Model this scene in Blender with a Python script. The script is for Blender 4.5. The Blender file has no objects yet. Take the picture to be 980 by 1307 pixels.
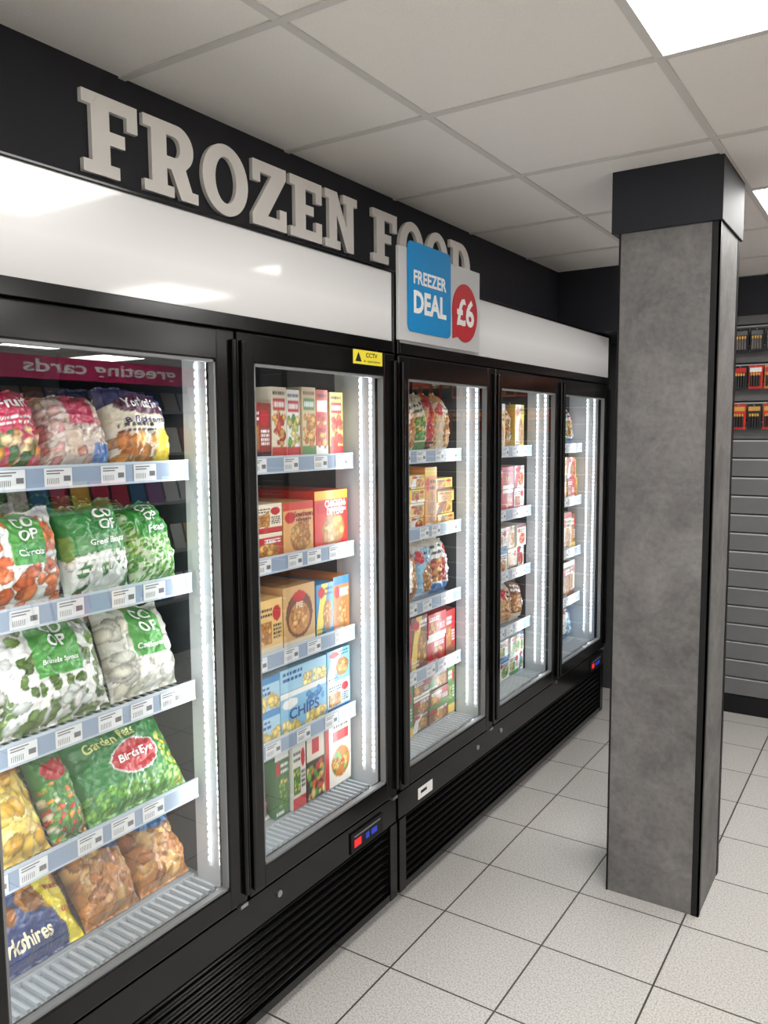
import bpy, bmesh, math, random
import numpy as np
from mathutils import Vector, Matrix
scene=bpy.context.scene
rnd=random.Random(7)

# ------------------------------------------------------------------ materials
def lin(c):
    return tuple(((x/255)/12.92 if x/255<=0.04045 else ((x/255+0.055)/1.055)**2.4) for x in c[:3])
def new_mat(name):
    m=bpy.data.materials.new(name); m.use_nodes=True
    return m,m.node_tree.nodes,m.node_tree.links,m.node_tree.nodes['Principled BSDF']
def pmat(name,col,rough=.5,metal=0,coat=0,emit=None,estr=0,noise=0,nscale=20,bump=0,bscale=60,spec=None):
    m,N,L,B=new_mat(name); c=lin(col)
    B.inputs['Base Color'].default_value=(*c,1); B.inputs['Roughness'].default_value=rough
    B.inputs['Metallic'].default_value=metal; B.inputs['Coat Weight'].default_value=coat
    B.inputs['Coat Roughness'].default_value=.05
    if spec is not None: B.inputs['Specular IOR Level'].default_value=spec
    if emit: B.inputs['Emission Color'].default_value=(*lin(emit),1); B.inputs['Emission Strength'].default_value=estr
    if noise or bump:
        tc=N.new('ShaderNodeTexCoord')
    if noise:
        t=N.new('ShaderNodeTexNoise'); t.inputs['Scale'].default_value=nscale; t.inputs['Detail'].default_value=6
        L.new(tc.outputs['Object'],t.inputs['Vector'])
        r=N.new('ShaderNodeValToRGB'); r.color_ramp.elements[0].position=.3; r.color_ramp.elements[1].position=.7
        r.color_ramp.elements[0].color=(*[x*(1-noise) for x in c],1); r.color_ramp.elements[1].color=(*[min(1,x*(1+noise)) for x in c],1)
        L.new(t.outputs['Fac'],r.inputs['Fac']); L.new(r.outputs['Color'],B.inputs['Base Color'])
    if bump:
        t=N.new('ShaderNodeTexNoise'); t.inputs['Scale'].default_value=bscale; L.new(tc.outputs['Object'],t.inputs['Vector'])
        b=N.new('ShaderNodeBump'); b.inputs['Strength'].default_value=bump; b.inputs['Distance'].default_value=.004
        L.new(t.outputs['Fac'],b.inputs['Height']); L.new(b.outputs['Normal'],B.inputs['Normal'])
    return m
def vcol_mat(name,rough,coat,bump=0,bscale=90):
    m,N,L,B=new_mat(name); a=N.new('ShaderNodeAttribute'); a.attribute_name='Col'
    L.new(a.outputs['Color'],B.inputs['Base Color']); B.inputs['Roughness'].default_value=rough
    B.inputs['Coat Weight'].default_value=coat; B.inputs['Coat Roughness'].default_value=.12
    if bump:
        tc=N.new('ShaderNodeTexCoord'); t=N.new('ShaderNodeTexNoise'); t.inputs['Scale'].default_value=bscale; t.inputs['Distortion'].default_value=1.5; t.inputs['Detail'].default_value=3
        L.new(tc.outputs['Object'],t.inputs['Vector'])
        b=N.new('ShaderNodeBump'); b.inputs['Strength'].default_value=bump; b.inputs['Distance'].default_value=.008
        L.new(t.outputs['Fac'],b.inputs['Height']); L.new(b.outputs['Normal'],B.inputs['Normal'])
    return m
M={}
M['black']=pmat('black_gloss',(8,8,9),.16,coat=.0,spec=.4)
M['blacksatin']=pmat('black_satin',(12,12,14),.45,spec=.3)
M['bulk']=pmat('bulkhead_charcoal',(38,39,45),.6,noise=.08,nscale=4,spec=.3)
M['liner']=pmat('white_liner',(200,205,209),.45)
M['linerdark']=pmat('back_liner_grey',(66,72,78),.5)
M['wire']=pmat('shelf_wire',(176,182,188),.4)
M['grey']=pmat('grey_gasket',(120,122,124),.5)
M['steel']=pmat('steel',(180,180,182),.3,metal=1)
M['letter']=pmat('letter_white',(250,246,240),.55)
M['board']=pmat('sign_board',(200,201,202),.4)
M['blue']=pmat('sign_blue',(16,140,206),.4)
M['red']=pmat('sign_red',(196,40,50),.4)
M['white']=pmat('print_white',(245,245,243),.5)
M['yellow']=pmat('sticker_yellow',(238,222,60),.5)
M['ink']=pmat('ink_black',(20,20,20),.6)
M['pink']=pmat('pink_sign',(190,24,90),.5,emit=(200,30,100),estr=.10)
M['whitelit']=pmat('sign_white_lit',(225,225,225),.5,emit=(255,255,255),estr=.15)
M['trimblack']=pmat('trim_black',(20,20,22),.5,spec=.3)
M['slat']=pmat('slat_grey',(106,106,107),.55,noise=.06,nscale=8)
M['insert']=pmat('slat_insert',(190,190,190),.35,metal=.5)
M['wall']=pmat('wall_paint',(226,223,218),.8,bump=.1)
M['walldark']=pmat('wall_dark',(60,60,62),.8)
M['tbar']=pmat('ceiling_bar',(206,204,200),.5)
M['film']=vcol_mat('pack_film',.3,.8,.5,42)
M['card']=vcol_mat('pack_card',.45,.2)
M['strip']=vcol_mat('price_strip',.3,.3)
M['ledr']=pmat('display_red',(40,5,5),.4,emit=(255,40,50),estr=.9)
M['ledb']=pmat('display_blue',(5,5,40),.4,emit=(60,90,255),estr=.45)
M['dot']=pmat('led_dot',(255,255,255),.4,emit=(255,255,255),estr=6)
M['dot'].cycles.emission_sampling='NONE'
M['ledch']=pmat('led_channel',(200,204,208),.4,emit=(235,242,255),estr=.35); M['ledch'].cycles.emission_sampling='NONE'
M['panel']=pmat('light_panel',(255,255,255),.5,emit=(255,253,249),estr=16.5)
m,N,L,B=new_mat('lightbox_opal'); M['opal']=m
B.inputs['Base Color'].default_value=(*lin((194,193,192)),1); B.inputs['Roughness'].default_value=.25; B.inputs['Coat Weight'].default_value=.6; B.inputs['Coat Roughness'].default_value=.06
tc=N.new('ShaderNodeTexCoord'); sx=N.new('ShaderNodeSeparateXYZ'); L.new(tc.outputs['Object'],sx.inputs[0])
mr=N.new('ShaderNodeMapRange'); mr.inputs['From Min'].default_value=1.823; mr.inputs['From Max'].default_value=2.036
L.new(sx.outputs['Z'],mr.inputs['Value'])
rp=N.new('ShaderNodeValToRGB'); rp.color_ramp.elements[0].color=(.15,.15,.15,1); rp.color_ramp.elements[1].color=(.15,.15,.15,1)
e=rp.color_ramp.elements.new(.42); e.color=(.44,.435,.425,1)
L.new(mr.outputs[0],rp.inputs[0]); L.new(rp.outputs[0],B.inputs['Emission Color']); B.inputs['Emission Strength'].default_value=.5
# column laminate
m,N,L,B=new_mat('column_concrete_laminate'); M['conc']=m
tc=N.new('ShaderNodeTexCoord'); t=N.new('ShaderNodeTexNoise'); t.inputs['Scale'].default_value=6; t.inputs['Detail'].default_value=12; t.inputs['Roughness'].default_value=.72; t.inputs['Distortion'].default_value=.4
L.new(tc.outputs['Object'],t.inputs['Vector']); rp=N.new('ShaderNodeValToRGB')
rp.color_ramp.elements[0].position=.32; rp.color_ramp.elements[0].color=(*lin((90,88,88)),1); rp.color_ramp.elements[1].position=.68; rp.color_ramp.elements[1].color=(*lin((128,126,124)),1)
L.new(t.outputs['Fac'],rp.inputs[0])
t2=N.new('ShaderNodeTexNoise'); t2.inputs['Scale'].default_value=60; t2.inputs['Detail'].default_value=4; L.new(tc.outputs['Object'],t2.inputs['Vector'])
r2=N.new('ShaderNodeValToRGB'); r2.color_ramp.elements[0].position=.3; r2.color_ramp.elements[0].color=(.82,.82,.82,1); r2.color_ramp.elements[1].position=.6; r2.color_ramp.elements[1].color=(1,1,1,1)
L.new(t2.outputs['Fac'],r2.inputs[0])
mx=N.new('ShaderNodeMix'); mx.data_type='RGBA'; mx.blend_type='MULTIPLY'; mx.inputs['Factor'].default_value=1
L.new(rp.outputs[0],mx.inputs['A']); L.new(r2.outputs[0],mx.inputs['B']); L.new(mx.outputs['Result'],B.inputs['Base Color']); B.inputs['Roughness'].default_value=.6
# floor
m,N,L,B=new_mat('floor_tiles'); M['floor']=m
tc=N.new('ShaderNodeTexCoord'); mp=N.new('ShaderNodeMapping'); mp.inputs['Location'].default_value=(-.128,-2.185+3.32,0)
L.new(tc.outputs['Object'],mp.inputs[0])
bk=N.new('ShaderNodeTexBrick'); bk.offset=0; bk.squash=1; bk.inputs['Scale'].default_value=1
bk.inputs['Brick Width'].default_value=.332; bk.inputs['Row Height'].default_value=.332; bk.inputs['Mortar Size'].default_value=.0030; bk.inputs['Mortar Smooth'].default_value=.2
bk.inputs['Color1'].default_value=(*lin((213,211,207)),1); bk.inputs['Color2'].default_value=(*lin((206,204,200)),1); bk.inputs['Mortar'].default_value=(*lin((78,74,70)),1)
L.new(mp.outputs[0],bk.inputs['Vector'])
t=N.new('ShaderNodeTexNoise'); t.inputs['Scale'].default_value=190; t.inputs['Detail'].default_value=2; L.new(tc.outputs['Object'],t.inputs['Vector'])
rp=N.new('ShaderNodeValToRGB'); rp.color_ramp.elements[0].position=.36; rp.color_ramp.elements[0].color=(.64,.64,.65,1); rp.color_ramp.elements[1].position=.56; rp.color_ramp.elements[1].color=(1,1,1,1)
L.new(t.outputs['Fac'],rp.inputs[0])
mx=N.new('ShaderNodeMix'); mx.data_type='RGBA'; mx.blend_type='MULTIPLY'; mx.inputs['Factor'].default_value=1
L.new(bk.outputs['Color'],mx.inputs['A']); L.new(rp.outputs[0],mx.inputs['B']); L.new(mx.outputs['Result'],B.inputs['Base Color']); B.inputs['Roughness'].default_value=.36
bp=N.new('ShaderNodeBump'); bp.inputs['Strength'].default_value=.5; bp.inputs['Distance'].default_value=.002; bp.invert=True
L.new(bk.outputs['Fac'],bp.inputs['Height']); L.new(bp.outputs[0],B.inputs['Normal'])
M['ceil']=pmat('ceiling_tile',(234,231,227),.85,noise=.03,nscale=250,bump=.2,bscale=200)
# glass
m=bpy.data.materials.new('door_glass'); m.use_nodes=True; N=m.node_tree.nodes; L=m.node_tree.links; N.clear(); M['glass']=m
o=N.new('ShaderNodeOutputMaterial'); mixn=N.new('ShaderNodeMixShader'); tr=N.new('ShaderNodeBsdfTransparent'); gl=N.new('ShaderNodeBsdfGlossy')
tr.inputs[0].default_value=(.95,.965,.96,1); gl.inputs['Roughness'].default_value=.01
lw=N.new('ShaderNodeLayerWeight'); pw=N.new('ShaderNodeMath'); pw.operation='POWER'; pw.inputs[1].default_value=4.0; L.new(lw.outputs['Facing'],pw.inputs[0])
ma=N.new('ShaderNodeMath'); ma.operation='MULTIPLY_ADD'; ma.inputs[1].default_value=.75; ma.inputs[2].default_value=.16; L.new(pw.outputs[0],ma.inputs[0])
L.new(ma.outputs[0],mixn.inputs[0]); L.new(tr.outputs[0],mixn.inputs[1]); L.new(gl.outputs[0],mixn.inputs[2]); L.new(mixn.outputs[0],o.inputs[0])
lw.inputs['Blend'].default_value=.5

# ------------------------------------------------------------------ mesh helpers
def link(o,parent=None):
    scene.collection.objects.link(o)
    if parent: o.parent=parent
    return o
def empty(name,loc=(0,0,0)):
    o=bpy.data.objects.new(name,None); o.empty_display_size=.1; o.location=loc; return link(o)
class MB:
    def __init__(s): s.v=[]; s.f=[]; s.m=[]; s.mats=[]
    def mi(s,mat):
        if mat not in s.mats: s.mats.append(mat)
        return s.mats.index(mat)
    def box(s,x0,x1,y0,y1,z0,z1,mat,rot=None):
        b=len(s.v); c=Vector(((x0+x1)/2,(y0+y1)/2,(z0+z1)/2))
        for z in (z0,z1):
            for x,y in ((x0,y0),(x1,y0),(x1,y1),(x0,y1)):
                p=Vector((x,y,z))
                if rot is not None: p=rot@(p-c)+c
                s.v.append(tuple(p))
        k=s.mi(mat)
        for f in ((3,2,1,0),(4,5,6,7),(0,1,5,4),(1,2,6,5),(2,3,7,6),(3,0,4,7)):
            s.f.append([b+i for i in f]); s.m.append(k)
    def cyl(s,c,r,h,axis,mat,n=16):
        b=len(s.v); k=s.mi(mat)
        for e in (0,h):
            for i in range(n):
                a=2*math.pi*i/n; p=[r*math.cos(a),r*math.sin(a)]
                q={'z':(p[0],p[1],e),'x':(e,p[0],p[1]),'y':(p[1],e,p[0])}[axis]
                s.v.append((c[0]+q[0],c[1]+q[1],c[2]+q[2]))
        s.f.append([b+i for i in range(n)][::-1]); s.m.append(k); s.f.append([b+n+i for i in range(n)]); s.m.append(k)
        for i in range(n):
            s.f.append([b+i,b+(i+1)%n,b+n+(i+1)%n,b+n+i]); s.m.append(k)
    def obj(s,name,parent=None,bevel=0):
        me=bpy.data.meshes.new(name); me.from_pydata(s.v,[],s.f)
        for mt in s.mats: me.materials.append(M[mt])
        me.polygons.foreach_set('material_index',s.m); me.update()
        o=link(bpy.data.objects.new(name,me),parent)
        if bevel:
            bv=o.modifiers.new('bevel','BEVEL'); bv.width=bevel; bv.segments=2; bv.limit_method='ANGLE'
        return o
def curve_mesh(splines,extr):
    cu=bpy.data.curves.new('c','CURVE'); cu.dimensions='2D'; cu.fill_mode='BOTH'; cu.extrude=extr
    for pts in splines:
        sp=cu.splines.new('POLY'); sp.points.add(len(pts)-1)
        for i,p in enumerate(pts): sp.points[i].co=(p[0],p[1],0,1)
        sp.use_cyclic_u=True
    o=bpy.data.objects.new('c',cu); scene.collection.objects.link(o)
    bpy.context.view_layer.update()
    me=bpy.data.meshes.new_from_object(o.evaluated_get(bpy.context.evaluated_depsgraph_get()))
    bpy.data.objects.remove(o); bpy.data.curves.remove(cu)
    return me
_tc={}
def text_geo(s,offset=.02):
    key=(s,offset)
    if key in _tc: return _tc[key]
    cu=bpy.data.curves.new('t','FONT'); cu.body=s; cu.align_x='CENTER'; cu.align_y='CENTER'; cu.resolution_u=3; cu.offset=offset; cu.size=1; cu.space_line=.8
    o=bpy.data.objects.new('t',cu); scene.collection.objects.link(o); bpy.context.view_layer.update()
    me=bpy.data.meshes.new_from_object(o.evaluated_get(bpy.context.evaluated_depsgraph_get()))
    v=np.array([x.co[:] for x in me.vertices]); f=[list(p.vertices) for p in me.polygons]
    bpy.data.objects.remove(o); bpy.data.curves.remove(cu); bpy.data.meshes.remove(me)
    _tc[key]=(v,f); return _tc[key]
BAS=Matrix(((0,0,1,0),(1,0,0,0),(0,1,0,0),(0,0,0,1)))   # local X->+Y, Y->+Z, Z->+X
def flat_text(name,s,y,z,x,w,h,mat,parent,offset=.02,basis=BAS):
    v,f=text_geo(s,offset); mn=v.min(0); mx=v.max(0); c=(mn+mx)/2; d=mx-mn
    me=bpy.data.meshes.new(name); me.from_pydata([((p[0]-c[0])/d[0]*w,(p[1]-c[1])/d[1]*h,0) for p in v],[],f); me.materials.append(M[mat])
    o=link(bpy.data.objects.new(name,me),parent); o.matrix_local=Matrix.Translation((x,y,z))@basis; return o

# ------------------------------------------------------------------ room
Z=2.353
XL,XR,YF,YB,YB2=-.95,6.7,-2.6,4.72,7.2
def slab(name,x0,x1,y0,y1,z0,z1,mat):
    b=MB(); b.box(x0,x1,y0,y1,z0,z1,mat); return b.obj(name)
slab('floor',XL-.1,XR+.1,YF-.1,YB2+.1,-.1,0,'floor')
slab('ceiling',XL-.1,XR+.1,YF-.1,YB2+.1,Z,Z+.1,'ceil')
slab('wall_left',XL-.1,XL,YF,YB2,0,Z,'wall')
slab('wall_right',XR,XR+.1,YF,YB2,0,Z,'wall')
slab('wall_back',XL,2.9,YB,YB+.1,0,Z,'walldark')
slab('wall_far_back',XL,XR,YB2,YB2+.1,0,Z,'wall')
slab('wall_front',XL,XR,YF-.1,YF,0,Z,'wall')
b=MB(); b.box(XL,-.208,YF,3.99,2.042,Z,'bulk'); b.box(XL,.2,3.99,YB,2.042,Z,'bulk'); b.obj('trim_bulkhead')
b=MB(); P=.577; gx0,gy0=.256,1.858
lights=[(1,-1),(1,2),(1,-4),(3,-1),(3,2),(3,-4),(5,1),(5,-2),(5,-5),(8,1),(8,-2),(8,-5),(8,4),(9,6),(6,5),(1,-7),(3,-7)]  # two panels in view; most unseen ones are added to brighten floor and ceiling
x=gx0-3*P
while x<XR:
    if x>XL: b.box(x-.010,x+.010,YF,YB2,Z-.004,Z-.0002,'tbar')
    x+=P
y=gy0-8*P
while y<YB2:
    if y>YF and abs(y-YB)>.12: b.box(XL,XR,y-.010,y+.010,Z-.0045,Z-.0003,'tbar')
    y+=P
b.obj('trim_ceiling_grid')
for i,j in lights:
    x0=gx0+i*P; y0=gy0+j*P
    if y0<YF or x0+P>XR: continue
    b=MB(); b.box(x0+.014,x0+P-.014,y0+.014,y0+P-.014,Z-.003,Z-.0005,'panel'); b.obj('ceiling_light_panel')

# ------------------------------------------------------------------ column
col=empty('structural_column')
b=MB()
x0,x1,y0,y1=.53,.83,2.585,2.90
b.box(x0+.002,x1-.002,y0+.002,y1-.002,0,2.17,'conc'); b.obj('shaft',col)
b=MB(); t=.024
for (a,c) in ((x0,y0),(x1,y0),(x0,y1),(x1,y1)):
    sx=1 if a==x0 else -1; sy=1 if c==y0 else -1
    if (a,c)==(x0,y0):
        b.box(min(a,a+sx*.006),max(a,a+sx*.006),min(c,c+sy*.02),max(c,c+sy*.02),0,2.17,'trimblack'); continue
    b.box(min(a,a+sx*t),max(a,a+sx*t),min(c,c+sy*.006),max(c,c+sy*.006),0,2.17,'trimblack')
    b.box(min(a,a+sx*.006),max(a,a+sx*.006),min(c,c+sy*t),max(c,c+sy*t),0,2.17,'trimblack')
b.obj('corner_trim',col)
b=MB(); b.box(x0-.022,x1+.006,y0-.01,y1+.02,2.165,Z,'bulk'); b.obj('cap',col,.002)

# ------------------------------------------------------------------ lettering
def arc(cx,cy,rx,ry,a0,a1,n=18):
    return [(cx+rx*math.cos(math.radians(a0+(a1-a0)*i/n)),cy+ry*math.sin(math.radians(a0+(a1-a0)*i/n))) for i in range(n+1)]
G={}
G['F']=(.9,[[(0,0),(.58,0),(.58,.16),(.43,.16),(.43,.41),(.68,.41),(.68,.58),(.43,.58),(.43,.83),(.72,.83),(.72,.66),(.9,.66),(.9,1),(0,1),(0,.84),(.14,.84),(.14,.16),(0,.16)]])
G['E']=(.9,[[(0,0),(.9,0),(.9,.34),(.72,.34),(.72,.17),(.43,.17),(.43,.42),(.66,.42),(.66,.58),(.43,.58),(.43,.83),(.72,.83),(.72,.66),(.9,.66),(.9,1),(0,1),(0,.84),(.14,.84),(.14,.16),(0,.16)]])
G['Z']=(.86,[[(0,0),(.86,0),(.86,.34),(.68,.34),(.68,.18),(.38,.18),(.86,.84),(.86,1),(.02,1),(.02,.67),(.2,.67),(.2,.82),(.48,.82),(0,.17)]])
G['N']=(1.02,[[(0,0),(.47,0),(.47,.15),(.36,.15),(.36,.6),(.68,0),(.9,0),(.9,.85),(1.02,.85),(1.02,1),(.56,1),(.56,.85),(.67,.85),(.67,.42),(.37,1),(0,1),(0,.85),(.12,.85),(.12,.15),(0,.15)]])
G['O']=(1.0,[arc(.5,.5,.5,.52,0,355,36),arc(.5,.5,.23,.34,0,355,36)])
G['D']=(1.0,[[(0,0)]+arc(.5,.5,.5,.5,-90,90)+[(0,1),(0,.84),(.14,.84),(.14,.16),(0,.16)],[(.42,.17)]+arc(.48,.5,.23,.33,-90,90)+[(.42,.83)]])
G['R']=(1.02,[[(0,0),(.55,0),(.55,.15),(.42,.15),(.42,.38),(.5,.38),(.68,0),(1.02,0),(1.02,.15),(.9,.15),(.78,.43)]+arc(.62,.7,.32,.3,-50,90)+[(0,1),(0,.85),(.14,.85),(.14,.15),(0,.15)],[(.42,.55)]+arc(.57,.69,.11,.14,-90,90,8)+[(.42,.83)]])
sign=empty('slab_serif_letter_sign',(-.208,0,0))
def word(w,ya,yb):
    hh=.172; gap=.1
    tot=sum(G[c][0] for c in w)+gap*(len(w)-1); sc=(yb-ya)/tot; y=ya
    for c in w:
        me=curve_mesh(G[c][1],.006); 
        for v in me.vertices: v.co=Vector((v.co.x*sc,v.co.y*hh,v.co.z))
        me.materials.clear(); me.materials.append(M['letter'])
        o=link(bpy.data.objects.new('letter_'+c.lower(),me),sign); o.matrix_local=Matrix.Translation((.0065,y,2.119))@BAS
        y+=(G[c][0]+gap)*sc
word('FROZEN',1.16,2.19); word('FOOD',2.28,2.985)

# ------------------------------------------------------------------ products
class PB:
    def __init__(s): s.v=[]; s.f=[]; s.c=[]; s.n=0
    def add(s,V,F,C):
        V=np.asarray(V,float); s.v.append(V); C=np.asarray(C,float)
        if C.ndim==1: C=np.tile(C,(len(V),1))
        s.c.append(C); s.f+= [[i+s.n for i in f] for f in F]; s.n+=len(V)
    def place(s,xmax,yc,zmin):
        V=np.concatenate(s.v); d=np.array([xmax-V[:,0].max(),yc-(V[:,1].max()+V[:,1].min())/2,zmin-V[:,2].min()])
        s.v=[V+d]; s.c=[np.concatenate(s.c)]; return s
    def rot(s,tilt=0,yaw=0,roll=0):
        V=np.concatenate(s.v); R=np.array((Matrix.Rotation(yaw,3,'Z')@Matrix.Rotation(-tilt,3,'Y')@Matrix.Rotation(roll,3,'X'))); s.v=[V@R.T]; s.c=[np.concatenate(s.c)]; return s
    def merge(s,o,off=(0,0,0),dim=1):
        s.add(np.concatenate(o.v)+np.array(off),o.f,np.concatenate(o.c)*dim); return s
    def obj(s,name,mat,smooth=True,parent=None):
        V=np.concatenate(s.v); C=np.concatenate(s.c)
        me=bpy.data.meshes.new(name); me.from_pydata(V.tolist(),[],s.f); me.materials.append(M[mat])
        a=me.color_attributes.new('Col','FLOAT_COLOR','POINT'); a.data.foreach_set('color',np.hstack([C,np.ones((len(C),1))]).astype(np.float32).ravel())
        if smooth: me.polygons.foreach_set('use_smooth',[True]*len(me.polygons))
        me.update(); return link(bpy.data.objects.new(name,me),parent)
def tolin(A):
    A=np.clip(A/255.,0,1); return np.where(A<=.04045,A/12.92,((A+.055)/1.055)**2.4)
def paint(spec,nu,nv,asp,seed):
    r=np.random.RandomState(seed); U,V=np.meshgrid(np.linspace(0,1,nu),np.linspace(0,1,nv)); C=np.zeros((nv,nu,3))
    for s in spec:
        k=s[0]
        if k=='fill': C[:]=s[1]
        elif k=='rect':
            m=(U>=s[1])&(U<=s[3])&(V>=s[2])&(V<=s[4]); C[m]=s[5]
        elif k=='diag':
            m=abs(U-(s[1]+(s[2]-s[1])*V))<s[3]; C[m]=s[4]
        elif k=='ell':
            m=((U-s[1])/s[3])**2+((V-s[2])/s[4])**2<1; C[m]=s[5]
        elif k=='blobs':
            _,u0,v0,u1,v1,n,rad,cols=s[:8]
            for i in range(n):
                cu=r.uniform(u0,u1); cv=r.uniform(v0,v1); rr=rad*r.uniform(.75,1.2); ex=r.uniform(.7,1.3)
                d=np.sqrt(((U-cu)/ex)**2+((V-cv)*asp*ex)**2)/rr; m=d<1
                c=np.array(cols[r.randint(len(cols))],float)*r.uniform(.88,1.1)
                C[m]=c*(1.08-.4*d[m][:,None]**3)  # darker rim: round shading painted into the pack art's colour
        elif k=='text':
            _,u0,v0,u1,v1,rows,col=s
            for j in range(rows):
                vv=v0+(v1-v0)*(j+.5)/rows; hh=(v1-v0)/rows*.28; u=u0
                while u<u1:
                    L_=r.uniform(.02,.09); m=(U>=u)&(U<=min(u1,u+L_))&(abs(V-vv)<hh); C[m]=col; u+=L_+.02
        elif k=='wave':
            _,v0,amp,col=s; m=V>v0+amp*np.sin(U*5+1); C[m]=col
    return tolin(C)
def grid_faces(nu,nv,flip=False):
    F=[]
    for j in range(nv-1):
        for i in range(nu-1):
            a=j*nu+i; q=[a,a+1,a+nu+1,a+nu]; F.append(q[::-1] if flip else q)
    return F
from mathutils import noise as mn
def add_texts(pb,S,w,h,texts,off=.0065):
    for (s,u,v,size,col,*rest) in texts:
        tv,tf=text_geo(s,.02); mn_=tv.min(0); mx_=tv.max(0); c=(mn_+mx_)/2; d=mx_-mn_
        sc=size/d[1]; scx=rest[0]/d[0] if rest else min(sc,.7*w/d[0])
        pts=[S(u+(p[0]-c[0])*scx/w, v+(p[1]-c[1])*sc/h) for p in tv]
        pts=np.array(pts); pts[:,0]+=off
        pb.add(pts,tf,tolin(np.array(col,float)))
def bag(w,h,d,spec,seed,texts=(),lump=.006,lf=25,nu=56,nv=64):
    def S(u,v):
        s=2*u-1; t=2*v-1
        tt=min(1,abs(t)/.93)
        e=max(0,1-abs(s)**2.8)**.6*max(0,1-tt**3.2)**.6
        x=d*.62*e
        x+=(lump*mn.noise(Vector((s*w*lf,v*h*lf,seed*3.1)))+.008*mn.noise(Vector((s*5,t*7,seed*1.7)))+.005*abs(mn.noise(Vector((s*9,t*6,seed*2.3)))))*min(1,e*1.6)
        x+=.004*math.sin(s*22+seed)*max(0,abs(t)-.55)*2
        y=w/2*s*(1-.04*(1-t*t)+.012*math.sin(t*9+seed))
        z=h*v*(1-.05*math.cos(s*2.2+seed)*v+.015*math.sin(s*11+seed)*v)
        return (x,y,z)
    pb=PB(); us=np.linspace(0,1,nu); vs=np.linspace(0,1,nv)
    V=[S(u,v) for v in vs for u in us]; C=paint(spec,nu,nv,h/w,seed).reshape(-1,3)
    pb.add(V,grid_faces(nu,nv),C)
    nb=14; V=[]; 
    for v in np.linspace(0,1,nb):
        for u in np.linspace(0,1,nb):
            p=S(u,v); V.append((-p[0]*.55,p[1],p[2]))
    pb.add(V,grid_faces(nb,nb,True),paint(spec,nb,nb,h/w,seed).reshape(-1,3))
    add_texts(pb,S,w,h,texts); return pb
def carton(w,h,d,spec,seed,texts=(),side=None,nu=50,nv=44):
    def S(u,v): return (0,w*(u-.5),h*v)
    pb=PB(); V=[S(u,v) for v in np.linspace(0,1,nv) for u in np.linspace(0,1,nu)]
    C=paint(spec,nu,nv,h/w,seed).reshape(-1,3); pb.add(V,grid_faces(nu,nv),C)
    sc=tolin(np.array(side if side else spec[0][1],float))
    def q(pts,c): pb.add(pts,[[0,1,2,3]],c)
    a=-w/2; e=w/2
    q([(-d,a,0),(0,a,0),(0,a,h),(-d,a,h)],sc); q([(0,e,0),(-d,e,0),(-d,e,h),(0,e,h)],sc)
    q([(0,a,h),(0,e,h),(-d,e,h),(-d,a,h)],sc); q([(0,e,0),(0,a,0),(-d,a,0),(-d,e,0)],sc*.8); q([(-d,e,0),(-d,a,0),(-d,a,h),(-d,e,h)],sc)
    bc=C.mean(0); q([(-d*.8,a-.0006,h*.2),(-d*.2,a-.0006,h*.2),(-d*.2,a-.0006,h*.75),(-d*.8,a-.0006,h*.75)],bc)
    # lid seam lines every pack depth, so a deep facing reads as several packs
    for k in range(1,8):
        xx=-d*k/8; q([(xx,a,h+.0006),(xx,e,h+.0006),(xx-.002,e,h+.0006),(xx-.002,a,h+.0006)],sc*.35)
    add_texts(pb,S,w,h,texts,.0012); return pb

W=(238,238,234); WT=(250,250,250)
def coop(food): return [('fill',W)]+food+[('rect',.3,.42,.72,.98,(92,168,82))]
carrots=[('blobs',0,.0,1,1,46,.085,[(214,112,60),(226,130,80),(205,100,52)]),('blobs',0,.5,1,1,22,.045,[W])]
sprouts=[('blobs',0,0,1,1,70,.052,[(96,128,60),(120,150,80),(84,110,52)]),('blobs',0,0,1,1,30,.045,[W,(225,232,225)])]
peas=[('fill',(205,222,190)),('blobs',0,0,1,1,420,.030,[(96,170,66),(122,190,84),(80,150,56)])]
caul=[('fill',(226,226,214)),('blobs',0,0,1,.8,40,.10,[(236,232,216),(222,218,198),(240,238,228)])]
SHELF=[1.49,1.217,.95,.70]; FRONT=-.12; TH=.018
def sh(i): return SHELF[i]-TH if i<4 else .445
def put(name,pb,shelf,yc,mat,tilt=0,yaw=0,roll=0,xmax=-.135,rows=4,step=.12):
    pb.rot(tilt,yaw,roll).place(xmax,yc,sh(shelf)+.001)
    V=np.concatenate(pb.v); ext=xmax-V[:,0].min()
    out=PB(); out.merge(pb)
    for r in range(1,rows):
        if ext+step*r<.50: out.merge(pb,(-step*r,0,0))
    return out.obj(name,mat,True if mat=='film' else False)
T=math.radians
# --- bay 1
mixv=[('fill',(215,215,200)),('blobs',0,0,1,1,90,.06,[(220,120,50),(110,150,70),(230,226,200),(200,180,70)])]
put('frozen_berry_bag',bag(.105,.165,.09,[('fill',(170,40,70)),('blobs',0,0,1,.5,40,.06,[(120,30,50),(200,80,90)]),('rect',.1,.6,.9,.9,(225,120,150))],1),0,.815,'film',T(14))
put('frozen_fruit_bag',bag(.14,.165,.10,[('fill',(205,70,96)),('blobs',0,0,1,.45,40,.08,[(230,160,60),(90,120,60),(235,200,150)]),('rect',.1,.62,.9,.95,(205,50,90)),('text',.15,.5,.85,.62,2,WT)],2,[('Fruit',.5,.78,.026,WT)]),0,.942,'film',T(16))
put('frozen_mushroom_bag',bag(.165,.165,.10,[('fill',(214,196,188)),('blobs',0,0,1,1,80,.06,[(222,206,196),(196,160,150),(206,140,140),(190,170,150)]),('rect',.3,.5,.72,.9,(196,60,96)),('rect',.62,.05,.95,.25,(60,110,180))],3),0,1.097,'film',T(22))
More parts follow.
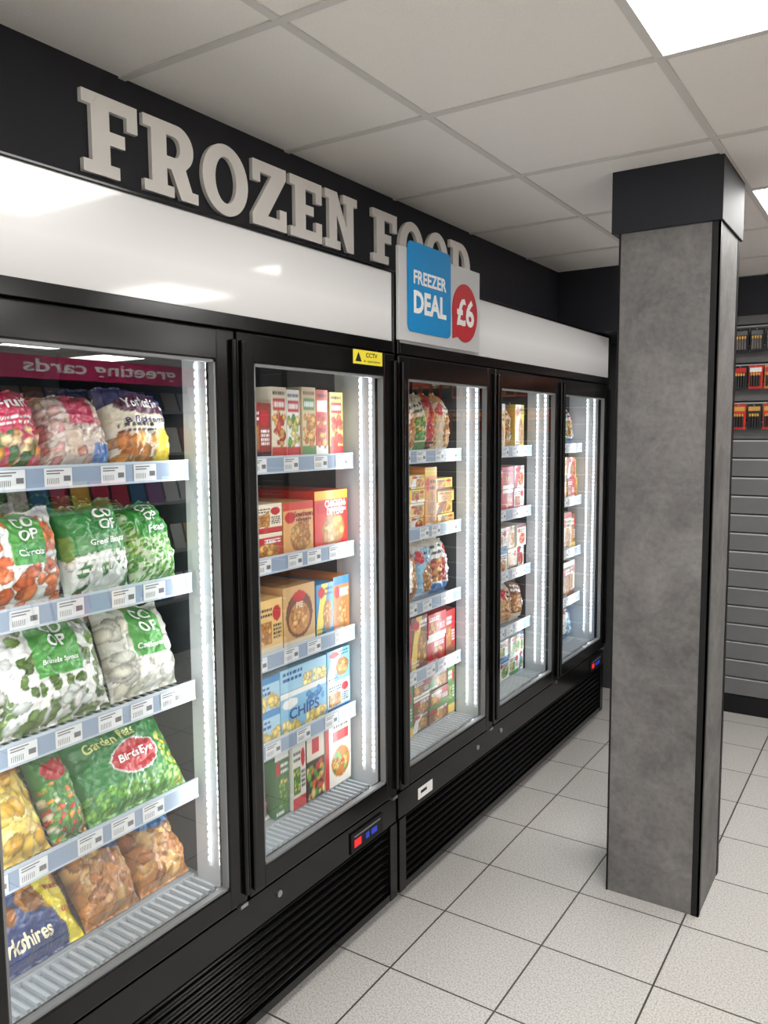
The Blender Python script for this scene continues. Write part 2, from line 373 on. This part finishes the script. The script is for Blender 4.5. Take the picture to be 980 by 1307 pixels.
put('frozen_yorkshire_pudding_bag',bag(.176,.185,.10,[('fill',(232,222,200)),('wave',.68,.06,(84,80,130)),('ell',.5,.72,.4,.13,(90,40,70)),('blobs',0,0,.7,.3,18,.09,[(214,160,80),(196,130,60)]),('rect',.62,.02,.98,.4,(230,205,60)),('text',.1,.35,.6,.5,2,(60,60,60))],4,[("Yorkshire",.48,.72,.024,WT,.11),('8 Puddings',.45,.5,.018,(60,50,110),.10)]),0,1.27,'film',T(18))
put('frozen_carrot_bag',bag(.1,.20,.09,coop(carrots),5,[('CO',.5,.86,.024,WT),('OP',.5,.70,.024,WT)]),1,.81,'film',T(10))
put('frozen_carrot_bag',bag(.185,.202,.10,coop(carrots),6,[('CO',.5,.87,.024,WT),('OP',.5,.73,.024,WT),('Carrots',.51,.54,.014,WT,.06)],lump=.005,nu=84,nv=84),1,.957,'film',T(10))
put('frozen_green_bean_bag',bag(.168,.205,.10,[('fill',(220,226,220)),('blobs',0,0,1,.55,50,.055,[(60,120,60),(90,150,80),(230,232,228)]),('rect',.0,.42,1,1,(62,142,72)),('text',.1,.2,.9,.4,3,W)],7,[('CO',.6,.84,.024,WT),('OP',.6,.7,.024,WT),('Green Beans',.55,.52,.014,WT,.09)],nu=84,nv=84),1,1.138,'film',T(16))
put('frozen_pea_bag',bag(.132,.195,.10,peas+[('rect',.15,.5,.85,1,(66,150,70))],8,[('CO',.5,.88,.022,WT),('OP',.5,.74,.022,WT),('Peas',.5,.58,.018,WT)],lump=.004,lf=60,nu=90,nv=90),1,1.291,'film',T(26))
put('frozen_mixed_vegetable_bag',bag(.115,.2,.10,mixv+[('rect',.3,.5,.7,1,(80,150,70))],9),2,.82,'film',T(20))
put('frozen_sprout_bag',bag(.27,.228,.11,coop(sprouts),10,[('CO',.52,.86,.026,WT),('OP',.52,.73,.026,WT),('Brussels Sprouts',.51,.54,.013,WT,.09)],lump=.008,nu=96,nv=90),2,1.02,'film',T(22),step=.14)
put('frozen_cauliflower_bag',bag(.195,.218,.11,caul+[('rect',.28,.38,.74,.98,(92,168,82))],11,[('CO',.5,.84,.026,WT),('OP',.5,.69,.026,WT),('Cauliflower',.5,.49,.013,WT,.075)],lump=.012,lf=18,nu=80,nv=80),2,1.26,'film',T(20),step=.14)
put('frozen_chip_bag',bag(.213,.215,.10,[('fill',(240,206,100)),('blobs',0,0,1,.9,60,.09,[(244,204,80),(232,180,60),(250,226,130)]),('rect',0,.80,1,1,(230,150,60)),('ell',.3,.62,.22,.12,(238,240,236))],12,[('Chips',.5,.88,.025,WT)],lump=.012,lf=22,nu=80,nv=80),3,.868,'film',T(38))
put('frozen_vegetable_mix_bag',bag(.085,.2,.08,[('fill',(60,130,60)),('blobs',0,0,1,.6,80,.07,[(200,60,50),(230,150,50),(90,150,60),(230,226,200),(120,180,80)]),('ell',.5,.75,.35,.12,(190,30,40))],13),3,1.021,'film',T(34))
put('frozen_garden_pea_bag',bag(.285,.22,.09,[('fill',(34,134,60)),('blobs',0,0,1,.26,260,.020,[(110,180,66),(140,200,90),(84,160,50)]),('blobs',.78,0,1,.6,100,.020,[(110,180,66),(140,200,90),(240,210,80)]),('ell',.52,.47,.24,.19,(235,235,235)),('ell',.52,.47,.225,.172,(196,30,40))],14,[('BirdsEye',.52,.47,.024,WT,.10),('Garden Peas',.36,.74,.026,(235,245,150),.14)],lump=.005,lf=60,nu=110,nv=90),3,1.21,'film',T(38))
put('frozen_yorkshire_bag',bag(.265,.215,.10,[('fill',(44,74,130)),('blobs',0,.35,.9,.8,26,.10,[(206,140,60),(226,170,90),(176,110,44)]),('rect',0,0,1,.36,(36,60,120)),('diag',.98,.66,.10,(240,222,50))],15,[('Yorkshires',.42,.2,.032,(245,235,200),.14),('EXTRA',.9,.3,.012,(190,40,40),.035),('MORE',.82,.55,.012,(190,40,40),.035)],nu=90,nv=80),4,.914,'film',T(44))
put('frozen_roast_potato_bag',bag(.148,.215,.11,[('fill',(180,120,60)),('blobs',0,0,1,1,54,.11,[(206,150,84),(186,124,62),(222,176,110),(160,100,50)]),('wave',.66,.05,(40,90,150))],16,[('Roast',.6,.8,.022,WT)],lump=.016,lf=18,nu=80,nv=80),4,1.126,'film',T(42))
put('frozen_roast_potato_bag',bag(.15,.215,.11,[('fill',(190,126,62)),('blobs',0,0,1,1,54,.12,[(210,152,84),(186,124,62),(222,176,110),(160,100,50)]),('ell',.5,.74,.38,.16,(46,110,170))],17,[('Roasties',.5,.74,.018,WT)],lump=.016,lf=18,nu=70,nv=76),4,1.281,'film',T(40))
# --- bay 2
def boxspec(base,acc,food,logo=(190,30,40),k=0):
    fc=tuple(int(x*.8) for x in food[0]); ink=(40,40,40) if sum(base)>380 else WT
    if k==0: return [('fill',base),('rect',0,.84,1,1,acc),('ell',.56,.34,.34,.27,fc),('blobs',.3,.14,.82,.54,26,.08,food),('ell',.22,.72,.17,.11,logo),('text',.42,.62,.94,.80,2,ink),('text',.05,.03,.6,.10,1,WT)]
    if k==1: return [('fill',base),('rect',0,0,1,.18,acc),('rect',.06,.22,.58,.62,fc),('blobs',.12,.26,.52,.58,22,.08,food),('ell',.78,.74,.16,.14,logo),('text',.08,.68,.6,.88,2,ink),('text',.64,.28,.94,.56,4,ink)]
    return [('fill',base),('diag',.1,.5,.18,acc),('ell',.66,.4,.28,.3,fc),('blobs',.46,.2,.86,.6,20,.08,food),('ell',.3,.84,.2,.1,logo),('text',.5,.76,.95,.94,2,ink),('text',.05,.05,.5,.2,2,ink)]
br=[(200,140,70),(220,170,96),(176,112,50)]; rd=[(180,50,40),(210,90,60),(220,170,90)]; gn=[(90,150,60),(130,170,80),(220,200,120)]
CREAM=(232,220,196); RED=(196,40,44); ORG=(222,140,60); BLU=(60,120,180); LBL=(140,190,220); TANB=(206,166,112)
def box(name,shelf,yc,w,h,spec,seed,d=.36,texts=(),yaw=0,side=None,z=0,x=-.14,tilt=0):
    pb=carton(w,h,d,spec,seed,texts,side).rot(tilt,yaw).place(x,yc,sh(shelf)+.001+z); return pb.obj(name,'card',False)
box('frozen_lolly_box',0,1.51,.11,.17,boxspec((150,40,60),W,rd),20); box('frozen_burger_box',0,1.63,.11,.16,boxspec((150,50,40),(60,30,40),br,k=1),21)
for i,(w_,h_,b_,a_,f_) in enumerate(((.062,.205,CREAM,(196,70,60),rd),(.058,.2,W,RED,gn),(.062,.21,(214,190,150),(90,140,80),br),(.058,.205,(206,70,60),W,rd),(.065,.2,(236,210,120),RED,rd))):
    box('frozen_snack_box',0,1.722+i*.0665,w_,h_,[('fill',b_),('rect',0,0,1,.2,a_),('blobs',.15,.22,.85,.62,26,.17,f_),('rect',.1,.68,.9,.86,a_),('text',.15,.71,.85,.83,1,WT),('text',.1,.88,.9,.97,1,(60,40,30))],22+i,x=-.14-.004*(i%2))
box('frozen_kiev_box',1,1.53,.13,.16,boxspec(ORG,CREAM,br),30)
box('frozen_kiev_box',1,1.663,.125,.078,boxspec((190,50,44),CREAM,br),31,texts=[('Kievs',.6,.7,.012,WT)]); box('frozen_kiev_box',1,1.663,.125,.078,boxspec(CREAM,RED,br,k=1),131,z=.08)
box('frozen_chicken_box',1,1.80,.135,.155,boxspec((222,166,104),(200,60,44),br),32,texts=[('Southern\nFried',.66,.71,.036,(150,40,30))])
box('chicken_dippers_box',1,1.958,.165,.178,boxspec((206,52,40),(226,180,60),br),33,texts=[('CHICKEN\nDIPPERS',.6,.71,.045,WT,.10)])
box('fish_finger_box',2,1.53,.14,.16,boxspec(BLU,W,br),34); box('potato_waffle_box',2,1.664,.11,.16,boxspec((230,190,120),CREAM,br,k=1),35)
box('frozen_pie_box',2,1.797,.145,.18,[('fill',TANB),('rect',0,.0,1,.12,CREAM),('ell',.5,.52,.42,.38,(110,66,40)),('ell',.5,.46,.33,.26,(190,130,70)),('blobs',.28,.28,.72,.62,26,.06,br),('ell',.5,.82,.2,.09,RED)],36,texts=[('PIE',.5,.68,.018,CREAM)],side=(196,150,100))
box('breaded_fish_box',2,1.918,.085,.165,boxspec((60,140,190),(230,210,90),br,k=2),37); box('breaded_fish_box',2,2.004,.082,.175,boxspec((196,120,60),(60,130,180),br),137,texts=[('Fish',.6,.72,.02,WT)])
oc=[('fill',(170,208,228)),('blobs',0,0,1,.35,30,.08,[(232,204,120)]),('rect',0,.8,1,1,(70,140,196)),('text',.1,.45,.8,.75,2,(40,90,150))]
box('oven_chip_box',3,1.60,.2,.095,oc,38); box('oven_chip_box',3,1.60,.2,.095,oc,39,z=.097)
box('oven_chip_box',3,1.812,.215,.125,[('fill',(130,186,218)),('blobs',0,0,1,.28,40,.06,[(232,204,120),(240,220,150)]),('rect',0,.88,1,1,W),('ell',.2,.72,.16,.12,W),('blobs',.6,.6,.95,.8,10,.05,[(60,130,190)])],40,texts=[('CHIPS',.5,.46,.032,(30,80,150),.14)])
box('oven_chip_box',3,1.812,.215,.068,[('fill',(160,205,228)),('blobs',.5,0,1,.5,30,.05,[(232,204,120),(240,220,150)]),('text',.06,.4,.45,.9,2,(30,80,150))],140,z=.127)
box('fish_fillet_box',3,1.983,.118,.098,boxspec((190,214,226),(60,110,170),br,k=1),41); box('fish_fillet_box',3,1.983,.118,.098,boxspec((120,180,210),W,br,k=2),141,z=.1)
put('frozen_salad_bag',bag(.22,.2,.09,[('fill',(224,226,214)),('blobs',0,0,1,.6,60,.07,[(80,130,60),(120,160,80),(180,60,50)]),('rect',.1,.7,.9,.95,(70,130,80))],42),4,1.57,'film',T(20))
box('ready_meal_box',4,1.715,.06,.2,boxspec((60,110,60),W,gn),43,x=-.15); box('ready_meal_box',4,1.782,.06,.205,boxspec((226,222,210),RED,gn,k=1),44)
box('stir_fry_box',4,1.86,.085,.2,[('fill',(60,50,46)),('rect',0,.62,1,1,(226,214,196)),('blobs',0,.05,1,.55,34,.14,gn+rd),('rect',.3,.7,.7,.95,RED)],45)
box('pizza_box',4,1.975,.135,.205,[('fill',(232,226,214)),('rect',0,.0,.16,1,RED),('ell',.6,.35,.36,.24,(190,120,50)),('blobs',.35,.22,.85,.48,30,.06,rd+gn),('rect',.3,.68,.9,.85,RED),('text',.3,.88,.9,.96,1,(60,60,60))],46)
# --- bays 3-5: one facing object per shelf
def packrow(name,shelf,y0,y1,kinds,seed,mat='card'):
    r=random.Random(seed); y=y0; out=PB(); i=0
    while y<y1-.03:
        kd=kinds[i%len(kinds)]; w=min(kd[0],y1-y); h=kd[1]; base,acc,food=kd[2:5]; st=kd[5] if len(kd)>5 else 1; flim=kd[6] if len(kd)>6 else False
        for k in range(st):
            sp=boxspec(base,acc,food,k=(i+k)%3)
            if flim: p=bag(w-.004,h,.07,sp,seed*7+i,nu=34,nv=40).rot(T(6))
            else: p=carton(w-.004,h-.002,.40,sp,seed*7+i+k,nu=36,nv=32)
            p.place(-.14-r.random()*.012,y+w/2,sh(shelf)+.001+k*h)
            out.merge(p)
            if flim:
                for q in range(1,5): out.merge(p,(-.085*q,0,0))
        y+=w; i+=1
    return out.obj(name,mat,False)
YEL=(232,200,90); TAN=(200,160,110); PNK=(206,70,110); BR=(120,76,50); GR=(80,140,70)
b3=(2.165,2.775); b4=(2.855,3.455); b5=(3.545,4.13)
packrow('frozen_snack_packs',0,*b3,[(.085,.215,CREAM,TAN,br,1,True),(.08,.21,(220,216,190),GR,gn,1,True),(.085,.215,(232,196,150),RED,br,1,True)],50,'film')
packrow('frozen_dessert_boxes',1,*b3,[(.13,.045,YEL,BR,br,4),(.14,.05,CREAM,RED,br,4),(.10,.05,YEL,W,rd,4),(.09,.225,ORG,YEL,br,1)],51)
packrow('frozen_seafood_packs',2,*b3,[(.12,.215,LBL,W,br,1,True),(.13,.21,W,BLU,rd,1,True),(.10,.2,ORG,W,br,1,True)],52,'film')
packrow('frozen_meat_boxes',3,*b3,[(.14,.095,RED,W,rd,2),(.13,.18,(176,40,40),BR,br),(.12,.2,BR,YEL,br,1)],53)
packrow('frozen_ready_meal_boxes',4,*b3,[(.15,.065,BR,GR,br,3),(.13,.2,GR,YEL,gn,1),(.12,.066,(110,80,50),W,br,3)],54)
packrow('frozen_bakery_packs',0,*b4,[(.09,.2,CREAM,TAN,br,1,True),(.1,.2,YEL,W,br)],60,'film')
packrow('frozen_cake_boxes',1,*b4,[(.12,.1,PNK,W,rd,2),(.11,.1,W,PNK,rd,2),(.12,.2,RED,YEL,rd)],61)
packrow('ice_cream_tubs',2,*b4,[(.10,.1,W,BLU,br,2),(.10,.1,CREAM,BR,br,2),(.10,.1,W,(120,60,80),rd,2)],62)
packrow('frozen_pastry_packs',3,*b4,[(.13,.19,BR,CREAM,br,1,True),(.12,.19,TAN,W,br,1,True)],63,'film')
packrow('ice_cream_tubs',4,*b4,[(.11,.09,W,GR,gn,2),(.11,.09,W,BLU,gn,2)],64)
packrow('frozen_bread_packs',0,*b5,[(.12,.2,W,BLU,br,1,True),(.12,.2,GR,W,gn,1,True)],70,'film')
packrow('ice_cream_tubs',1,*b5,[(.11,.11,RED,W,rd,2),(.11,.11,YEL,BR,br,2)],71)
packrow('ice_cream_stick_boxes',2,*b5,[(.13,.19,BR,YEL,br),(.13,.2,CREAM,RED,br)],72)
packrow('ice_cream_stick_boxes',3,*b5,[(.13,.19,W,BR,br),(.13,.19,BR,W,br)],73)
packrow('ice_bags',4,*b5,[(.2,.19,(60,150,210),W,[(150,200,230)],1,True),(.2,.19,(80,160,210),W,[(150,200,230)],1,True)],74,'film')

# ------------------------------------------------------------------ freezers
def freezer(y0,y1,n):
    root=empty('upright_display_freezer',(0,(y0+y1)/2,0)); oy=(y0+y1)/2
    class O(MB):
        def obj(s,name,bevel=0):
            s.v=[(a,b_-oy,c) for a,b_,c in s.v]; return MB.obj(s,name,root,bevel)
    D=(y1-y0)/n; db=[y0+D*i for i in range(n+1)]
    b=O()
    b.box(-.72,-.04,y0,y0+.03,.06,2.03,'blacksatin'); b.box(-.72,-.04,y1-.03,y1,.06,2.03,'blacksatin')
    b.box(-.72,-.69,y0+.03,y1-.03,.06,2.03,'blacksatin')
    b.box(-.69,-.04,y0+.03,y1-.03,.06,.40,'blacksatin'); b.box(-.69,-.04,y0+.03,y1-.03,1.79,2.03,'blacksatin')
    b.obj('cabinet')
    b=O()
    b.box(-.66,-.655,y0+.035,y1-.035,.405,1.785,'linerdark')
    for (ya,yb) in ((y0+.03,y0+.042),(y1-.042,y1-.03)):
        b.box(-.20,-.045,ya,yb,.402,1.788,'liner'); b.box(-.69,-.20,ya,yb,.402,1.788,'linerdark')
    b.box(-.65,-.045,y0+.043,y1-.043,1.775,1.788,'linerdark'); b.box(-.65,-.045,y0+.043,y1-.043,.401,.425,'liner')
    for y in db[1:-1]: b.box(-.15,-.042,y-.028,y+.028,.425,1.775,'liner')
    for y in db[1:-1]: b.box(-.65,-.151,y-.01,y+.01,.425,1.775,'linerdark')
    b.obj('inner_liner')
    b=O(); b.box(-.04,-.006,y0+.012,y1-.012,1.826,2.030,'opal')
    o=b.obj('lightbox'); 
    b=O()
    b.box(-.04,0,y0,y1,2.028,2.036,'black'); b.box(-.04,0,y0,y0+.012,1.79,2.028,'black'); b.box(-.04,0,y1-.012,y1,1.79,2.028,'black')
    b.box(-.04,0,y0+.012,y1-.012,1.792,1.826,'black'); b.obj('lightbox_frame',.002)
    fr=O(); gs=O(); gk=O()
    for i in range(n):
        a,c=db[i]+.004,db[i+1]-.004; f=.060; zt,zb=1.788,.398
        fr.box(-.036,0,a,a+f,zb,zt,'black'); fr.box(-.036,0,c-f,c,zb,zt,'black')
        fr.box(-.036,-.0005,a+f-.004,c-f+.004,zt-.07,zt,'black'); fr.box(-.036,-.0005,a+f-.004,c-f+.004,zb,zb+.056,'black')
        fr.box(-.001,.014,a+.004,a+.018,zb+.02,zt-.02,'black'); fr.box(-.001,.012,c-.016,c-.004,zb+.02,zt-.02,'black')
        g=.006; gk.box(-.02,-.004,a+f,a+f+g,zb+.056,zt-.07,'grey'); gk.box(-.02,-.004,c-f-g,c-f,zb+.056,zt-.07,'grey')
        gk.box(-.02,-.004,a+f,c-f,zb+.056,zb+.056+g,'grey'); gk.box(-.02,-.004,a+f,c-f,zt-.07-g,zt-.07,'grey')
        k=len(gs.v); 
        ya,yc_,za,zc=a+f+.001,c-f-.001,zb+.057,zt-.071
        gs.v+=[(-.012,ya,za),(-.012,yc_,za),(-.012,yc_,zc),(-.012,ya,zc)]; gs.f.append([k,k+1,k+2,k+3]); gs.m.append(gs.mi('glass'))
        gk.box(-.034,.004,c-.03,c-.004,zb-.010,zb-.001,'steel')
    fr.obj('door_frames',.004); gs.obj('door_glass'); gk.obj('door_gaskets')
    b=O(); b.box(-.04,-.008,y0,y1,.30,.388,'black'); b.box(-.04,-.004,y0,y0+.04,.05,.30,'black'); b.box(-.04,-.004,y1-.04,y1,.05,.30,'black'); b.box(-.04,-.006,y0+.04,y1-.04,.05,.075,'black')
    R=Matrix.Rotation(T(28),3,'Y')
    for k in range(9):
        z=.09+k*.0255; b.box(-.036,-.010,y0+.04,y1-.04,z-.006,z+.006,'black',R)
    b.obj('grille',.001)
    b=O()
    for y in (y0+.05,y1-.05,(y0+y1)/2):
        for x in (-.08,-.66):
            if y==(y0+y1)/2 and n<3: continue
            b.cyl((x,y,0),.02,.012,'z','steel'); b.cyl((x,y,.012),.009,.05,'z','steel')
    b.cyl((-.009,y0+D+.0+.12 if n==2 else y0+.57,.35),.009,.006,'x','steel')
    if n==3: b.cyl((-.009,y0+.78,.35),.009,.006,'x','steel')
    b.obj('feet_and_locks')
    b=O(); ye=y1-(.17 if n==2 else .12)
    b.box(-.008,-.003,ye-.085,ye+.085,.306,.368,'blacksatin'); b.box(-.003,-.0015,ye-.07,ye-.035,.322,.345,'ledr'); b.box(-.003,-.0015,ye-.01,ye+.008,.325,.342,'ledb'); b.box(-.003,-.0015,ye+.02,ye+.05,.325,.342,'ledb')
    b.box(-.003,-.002,ye-.07,ye+.07,.353,.357,'grey')
    b.obj('controller_display')
    sb=O(); sp=PB(); ld=O(); r=random.Random(int(y0*10))
    for i in range(n):
        a=db[i]+.045; c=db[i+1]-.045
        if i==n-1: c=db[i+1]-.06
        for zt in SHELF:
            z=zt-TH-.004
            for x in (-.135,-.38,-.62): sb.box(x-.003,x+.003,a,c,z-.006,z-.001,'wire')
            y=a+.005
            while y<c:
                sb.box(-.65,-.125,y-.0015,y+.0015,z-.001,z+.003,'wire'); y+=.022
            cb=tolin(np.array([146,163,186.])); ct=tolin(np.array([190,202,214.]))
            def q(x,ya,yb_,za,zb_,col): sp.add([(x,ya-oy,za),(x,yb_-oy,za),(x-.0,yb_-oy,zb_),(x,ya-oy,zb_)],[[0,1,2,3]],col)
            q(FRONT,a,c,zt-.048,zt,cb); q(FRONT+.0006,a,c,zt-.005,zt,ct); q(FRONT+.0006,a,c,zt-.048,zt-.043,ct)
            sp.add([(FRONT,a-oy,zt),(FRONT,c-oy,zt),(FRONT-.006,c-oy,zt),(FRONT-.006,a-oy,zt)],[[0,1,2,3]],ct)
            sp.add([(FRONT-.006,a-oy,zt-.048),(FRONT-.006,a-oy,zt),(FRONT-.006,c-oy,zt),(FRONT-.006,c-oy,zt-.048)],[[0,1,2,3]],cb)
            y=a+.02+r.random()*.03
            wt=tolin(np.array([226.,228,230])); bk=tolin(np.array([110.,112,115]))
            while y<c-.08:
                q(FRONT+.0012,y,y+.064,zt-.043,zt-.006,wt)
                q(FRONT+.0016,y+.005,y+.045,zt-.0125,zt-.010,bk); q(FRONT+.0016,y+.005,y+.036,zt-.018,zt-.0155,bk)
                q(FRONT+.0016,y+.044,y+.060,zt-.033,zt-.022,bk)
                for k in range(7): q(FRONT+.0016,y+.006+k*.0042,y+.0074+k*.0042,zt-.038,zt-.026,bk)
                y+=.075+r.choice((.012,.03,.06))
        sb.box(-.62,-.15,a,c,.438,.443,'wire'); sb.box(-.152,-.146,a,c,.425,.443,'wire')
        y=a
        while y<c: sb.box(-.145,-.06,y,y+.008,.430,.440,'wire'); y+=.022
        for side,yy in ((-1,db[i+1]-(.028 if i<n-1 else .042)),(1,db[i]+(.028 if i>0 else .042))):
            for xx in ((-.062,-.10) if side<0 else (-.062,)):
                wd=.006 if xx>-.08 else .004
                ld.box(xx-wd,xx+wd,min(yy,yy+side*.004),max(yy,yy+side*.004),.47,1.75,'ledch')
                z=.485
                while z<1.74:
                    ld.box(xx-wd*.55,xx+wd*.55,min(yy+side*.004,yy+side*.007),max(yy+side*.004,yy+side*.007),z,z+.011,'dot'); z+=.020
            la=bpy.data.lights.new('led_strip_light','AREA'); la.shape='RECTANGLE'; la.size=1.25; la.size_y=.02; la.energy=1.75; la.color=(.95,.98,1)
            lo=bpy.data.objects.new('led_strip_light',la); scene.collection.objects.link(lo); lo.parent=root
            dirv=Vector((-.6,side*1.0,0)).normalized(); zax=-dirv; xax=Vector((0,0,1)); yax=zax.cross(xax)
            mt=Matrix((xax,yax,zax)).transposed().to_4x4(); lo.matrix_local=Matrix.Translation((-.068,yy+side*.012-oy,1.11))@mt
    sb.obj('shelves'); ld.obj('led_strips'); sp.obj('price_strips','strip',False,root)
    return root,oy
f1,o1=freezer(.71,2.105,2)
f2,o2=freezer(2.12,4.20,3)
st=empty('cctv_sticker',(.0005,1.955,1.766))
b=MB(); b.box(0,.0008,-.075,.075,-.020,.020,'yellow'); b.obj('backing',st)
v=MB(); v.v=[(.0012,-.065,-.013),(.0012,-.033,-.013),(.0012,-.049,.014)]; v.f=[[0,1,2]]; v.m=[v.mi('ink')]; v.obj('warning_triangle',st)
flat_text('title','CCTV',.018,.007,.0012,.06,.013,'ink',st); flat_text('subtitle','in operation',.02,-.011,.0012,.085,.009,'ink',st,.01)
lb=MB(); lb.box(-.008,-.006,2.245,2.34,.318,.356,'white'); lb.box(-.006,-.0056,2.26,2.30,.335,.345,'ink'); lb.obj('rating_label')
# promo sign
ps=empty('freezer_deal_sign',(.012,0,0))
b=MB(); b.box(-.010,.002,2.105,2.65,1.832,2.112,'board'); b.obj('backing_board',ps,.002)
def rrect(a,b_,c,d,r):
    return arc(c-r,b_+r,r,r,-90,0,6)+arc(c-r,d-r,r,r,0,90,6)+arc(a+r,d-r,r,r,90,180,6)+arc(a+r,b_+r,r,r,180,270,6)
me=curve_mesh([rrect(2.15,1.862,2.425,2.135,.022)],.0015); me.materials.clear(); me.materials.append(M['blue']); o=link(bpy.data.objects.new('blue_panel',me),ps); o.matrix_local=Matrix.Translation((.005,0,0))@BAS
me=curve_mesh([arc(2.532,1.958,.092,.098,0,350,40)],.001); me.materials.clear(); me.materials.append(M['red']); o=link(bpy.data.objects.new('red_bubble',me),ps); o.matrix_local=Matrix.Translation((.0045,0,0))@BAS
me=curve_mesh([[(2.444,1.866),(2.5,1.88),(2.442,1.95)]],.001); me.materials.clear(); me.materials.append(M['red']); o=link(bpy.data.objects.new('bubble_tail',me),ps); o.matrix_local=Matrix.Translation((.0043,0,0))@BAS
flat_text('text_freezer','FREEZER',2.288,2.03,.0072,.21,.042,'white',ps,.03); flat_text('text_deal','DEAL',2.288,1.955,.0072,.21,.07,'white',ps,.04); flat_text('text_price','\u00a36',2.533,1.96,.0062,.13,.095,'white',ps,.03)

# ------------------------------------------------------------------ slatwall
sw=empty('slatwall_display')
b=MB(); X0,X1=.22,2.8
b.box(X0,X1,4.66,4.719,.0,.10,'trimblack'); b.box(X0,X1,4.69,4.719,.10,2.15,'ink')
z=.105
while z<2.13:
    b.box(X0,X1,4.665,4.69,z,min(z+.084,2.15),'slat'); b.box(X0,X1,4.667,4.69,z+.085,z+.092,'insert'); z+=.1
b.box(X0,X1,4.655,4.719,2.15,Z-.006,'bulk'); b.obj('slat_panels',sw)
bp=MB(); r=random.Random(3)
M['batred']=pmat('pack_red',(210,44,36),.4); M['batorg']=pmat('pack_orange',(230,134,50),.4); M['batblk']=pmat('pack_black',(26,26,30),.4); M['gold']=pmat('battery_gold',(214,164,80),.3,metal=.4)
for row,(zt,hh) in enumerate(((2.075,.12),(1.885,.12),(1.685,.13))):
    x=.46; n_=0
    while x<1.6:
        w=.064; c1=(['batblk'],['batorg','batblk','batred','batorg'],['batred','batred','batblk'])[row]; c1=c1[n_%len(c1)]; n_+=1
        for k in range(3):
            yk=4.62-k*.012
            bp.box(x,x+w,yk,yk+.002,zt-hh,zt,c1)
        yk=4.594
        bp.box(x+.004,x+w-.004,yk-.0012,yk,zt-.035,zt-.012,'gold' if row==2 else 'slat' if row==0 else ('batred' if c1!='batred' else 'white'))
        if row==0: bp.box(x+.006,x+.03,yk-.0012,yk,zt-.10,zt-.05,'batorg')
        for j in range(4): bp.cyl((x+.012+j*.0125,yk-.006,zt-hh+.012),.0055,.055,'z','batblk' if row else 'slat',8); bp.cyl((x+.012+j*.0125,yk-.006,zt-hh+.067),.0055,.014,'z','gold',8)
        bp.cyl((x+w/2,4.57,zt-.006),.0025,.094,'y','steel',6)
        x+=.074
bp.obj('battery_packs')

# ------------------------------------------------------------------ card rack on opposite side (seen mirrored in the glass)
rk=empty('greeting_card_rack')
b=MB(); b.box(2.95,3.35,1.0,4.4,0,.15,'blacksatin'); b.box(3.3,3.35,1.0,4.4,.15,1.98,'walldark')
for z in (.35,.7,1.05,1.4,1.7): b.box(2.98+z*.1,3.3,1.0,4.4,z,z+.02,'wire')
b.box(2.9,2.94,2.2,4.2,1.88,2.01,'pink'); b.box(2.94,3.3,1.0,4.4,1.96,1.99,'blacksatin'); b.obj('rack_body',rk)
flat_text('rack_title','greeting cards',3.35,1.945,2.899,1.15,.10,'whitelit',rk,.02,Matrix(((0,0,-1,0),(-1,0,0,0),(0,1,0,0),(0,0,0,1))))
pc=PB(); r=random.Random(11)
for z in (.35,.7,1.05,1.4,1.7):
    y=1.03
    while y<4.3:
        w=r.uniform(.1,.14); c=[(230,225,215),(200,60,90),(70,120,170),(235,190,90),(110,160,110),(240,240,240),(160,110,170)][r.randrange(7)]
        hh_=.2 if z<1.6 else .15
        x=3.0+z*.1; pc.add([(x,y,z+.022),(x,y+w,z+.022),(x+.05,y+w,z+hh_),(x+.05,y,z+hh_)],[[3,2,1,0]],tolin(np.array(c,float))); y+=w+.02
pc.obj('cards','card',False,rk)

# ------------------------------------------------------------------ camera / world
cd=bpy.data.cameras.new('camera'); cam=bpy.data.objects.new('camera',cd); scene.collection.objects.link(cam)
f=1028.133; cd.sensor_fit='VERTICAL'; cd.sensor_height=36; cd.lens=f*36/1307; cd.clip_start=.02
y_=math.radians(33.029); t_=math.radians(5.609); r_=math.radians(-.419)
F=Vector((-math.sin(y_)*math.cos(t_),math.cos(y_)*math.cos(t_),-math.sin(t_))); R=Vector((math.cos(y_),math.sin(y_),0)); U=R.cross(F)
R2=math.cos(r_)*R+math.sin(r_)*U; U2=-math.sin(r_)*R+math.cos(r_)*U
mt=Matrix((R2,U2,-F)).transposed().to_4x4(); mt.translation=Vector((1.323,0,1.55)); cam.matrix_world=mt
scene.camera=cam
w=bpy.data.worlds.new('world'); scene.world=w; w.use_nodes=True; w.node_tree.nodes['Background'].inputs[0].default_value=(.8,.85,.9,1); w.node_tree.nodes['Background'].inputs[1].default_value=.3
scene.view_settings.view_transform='Standard'; scene.view_settings.look='None'
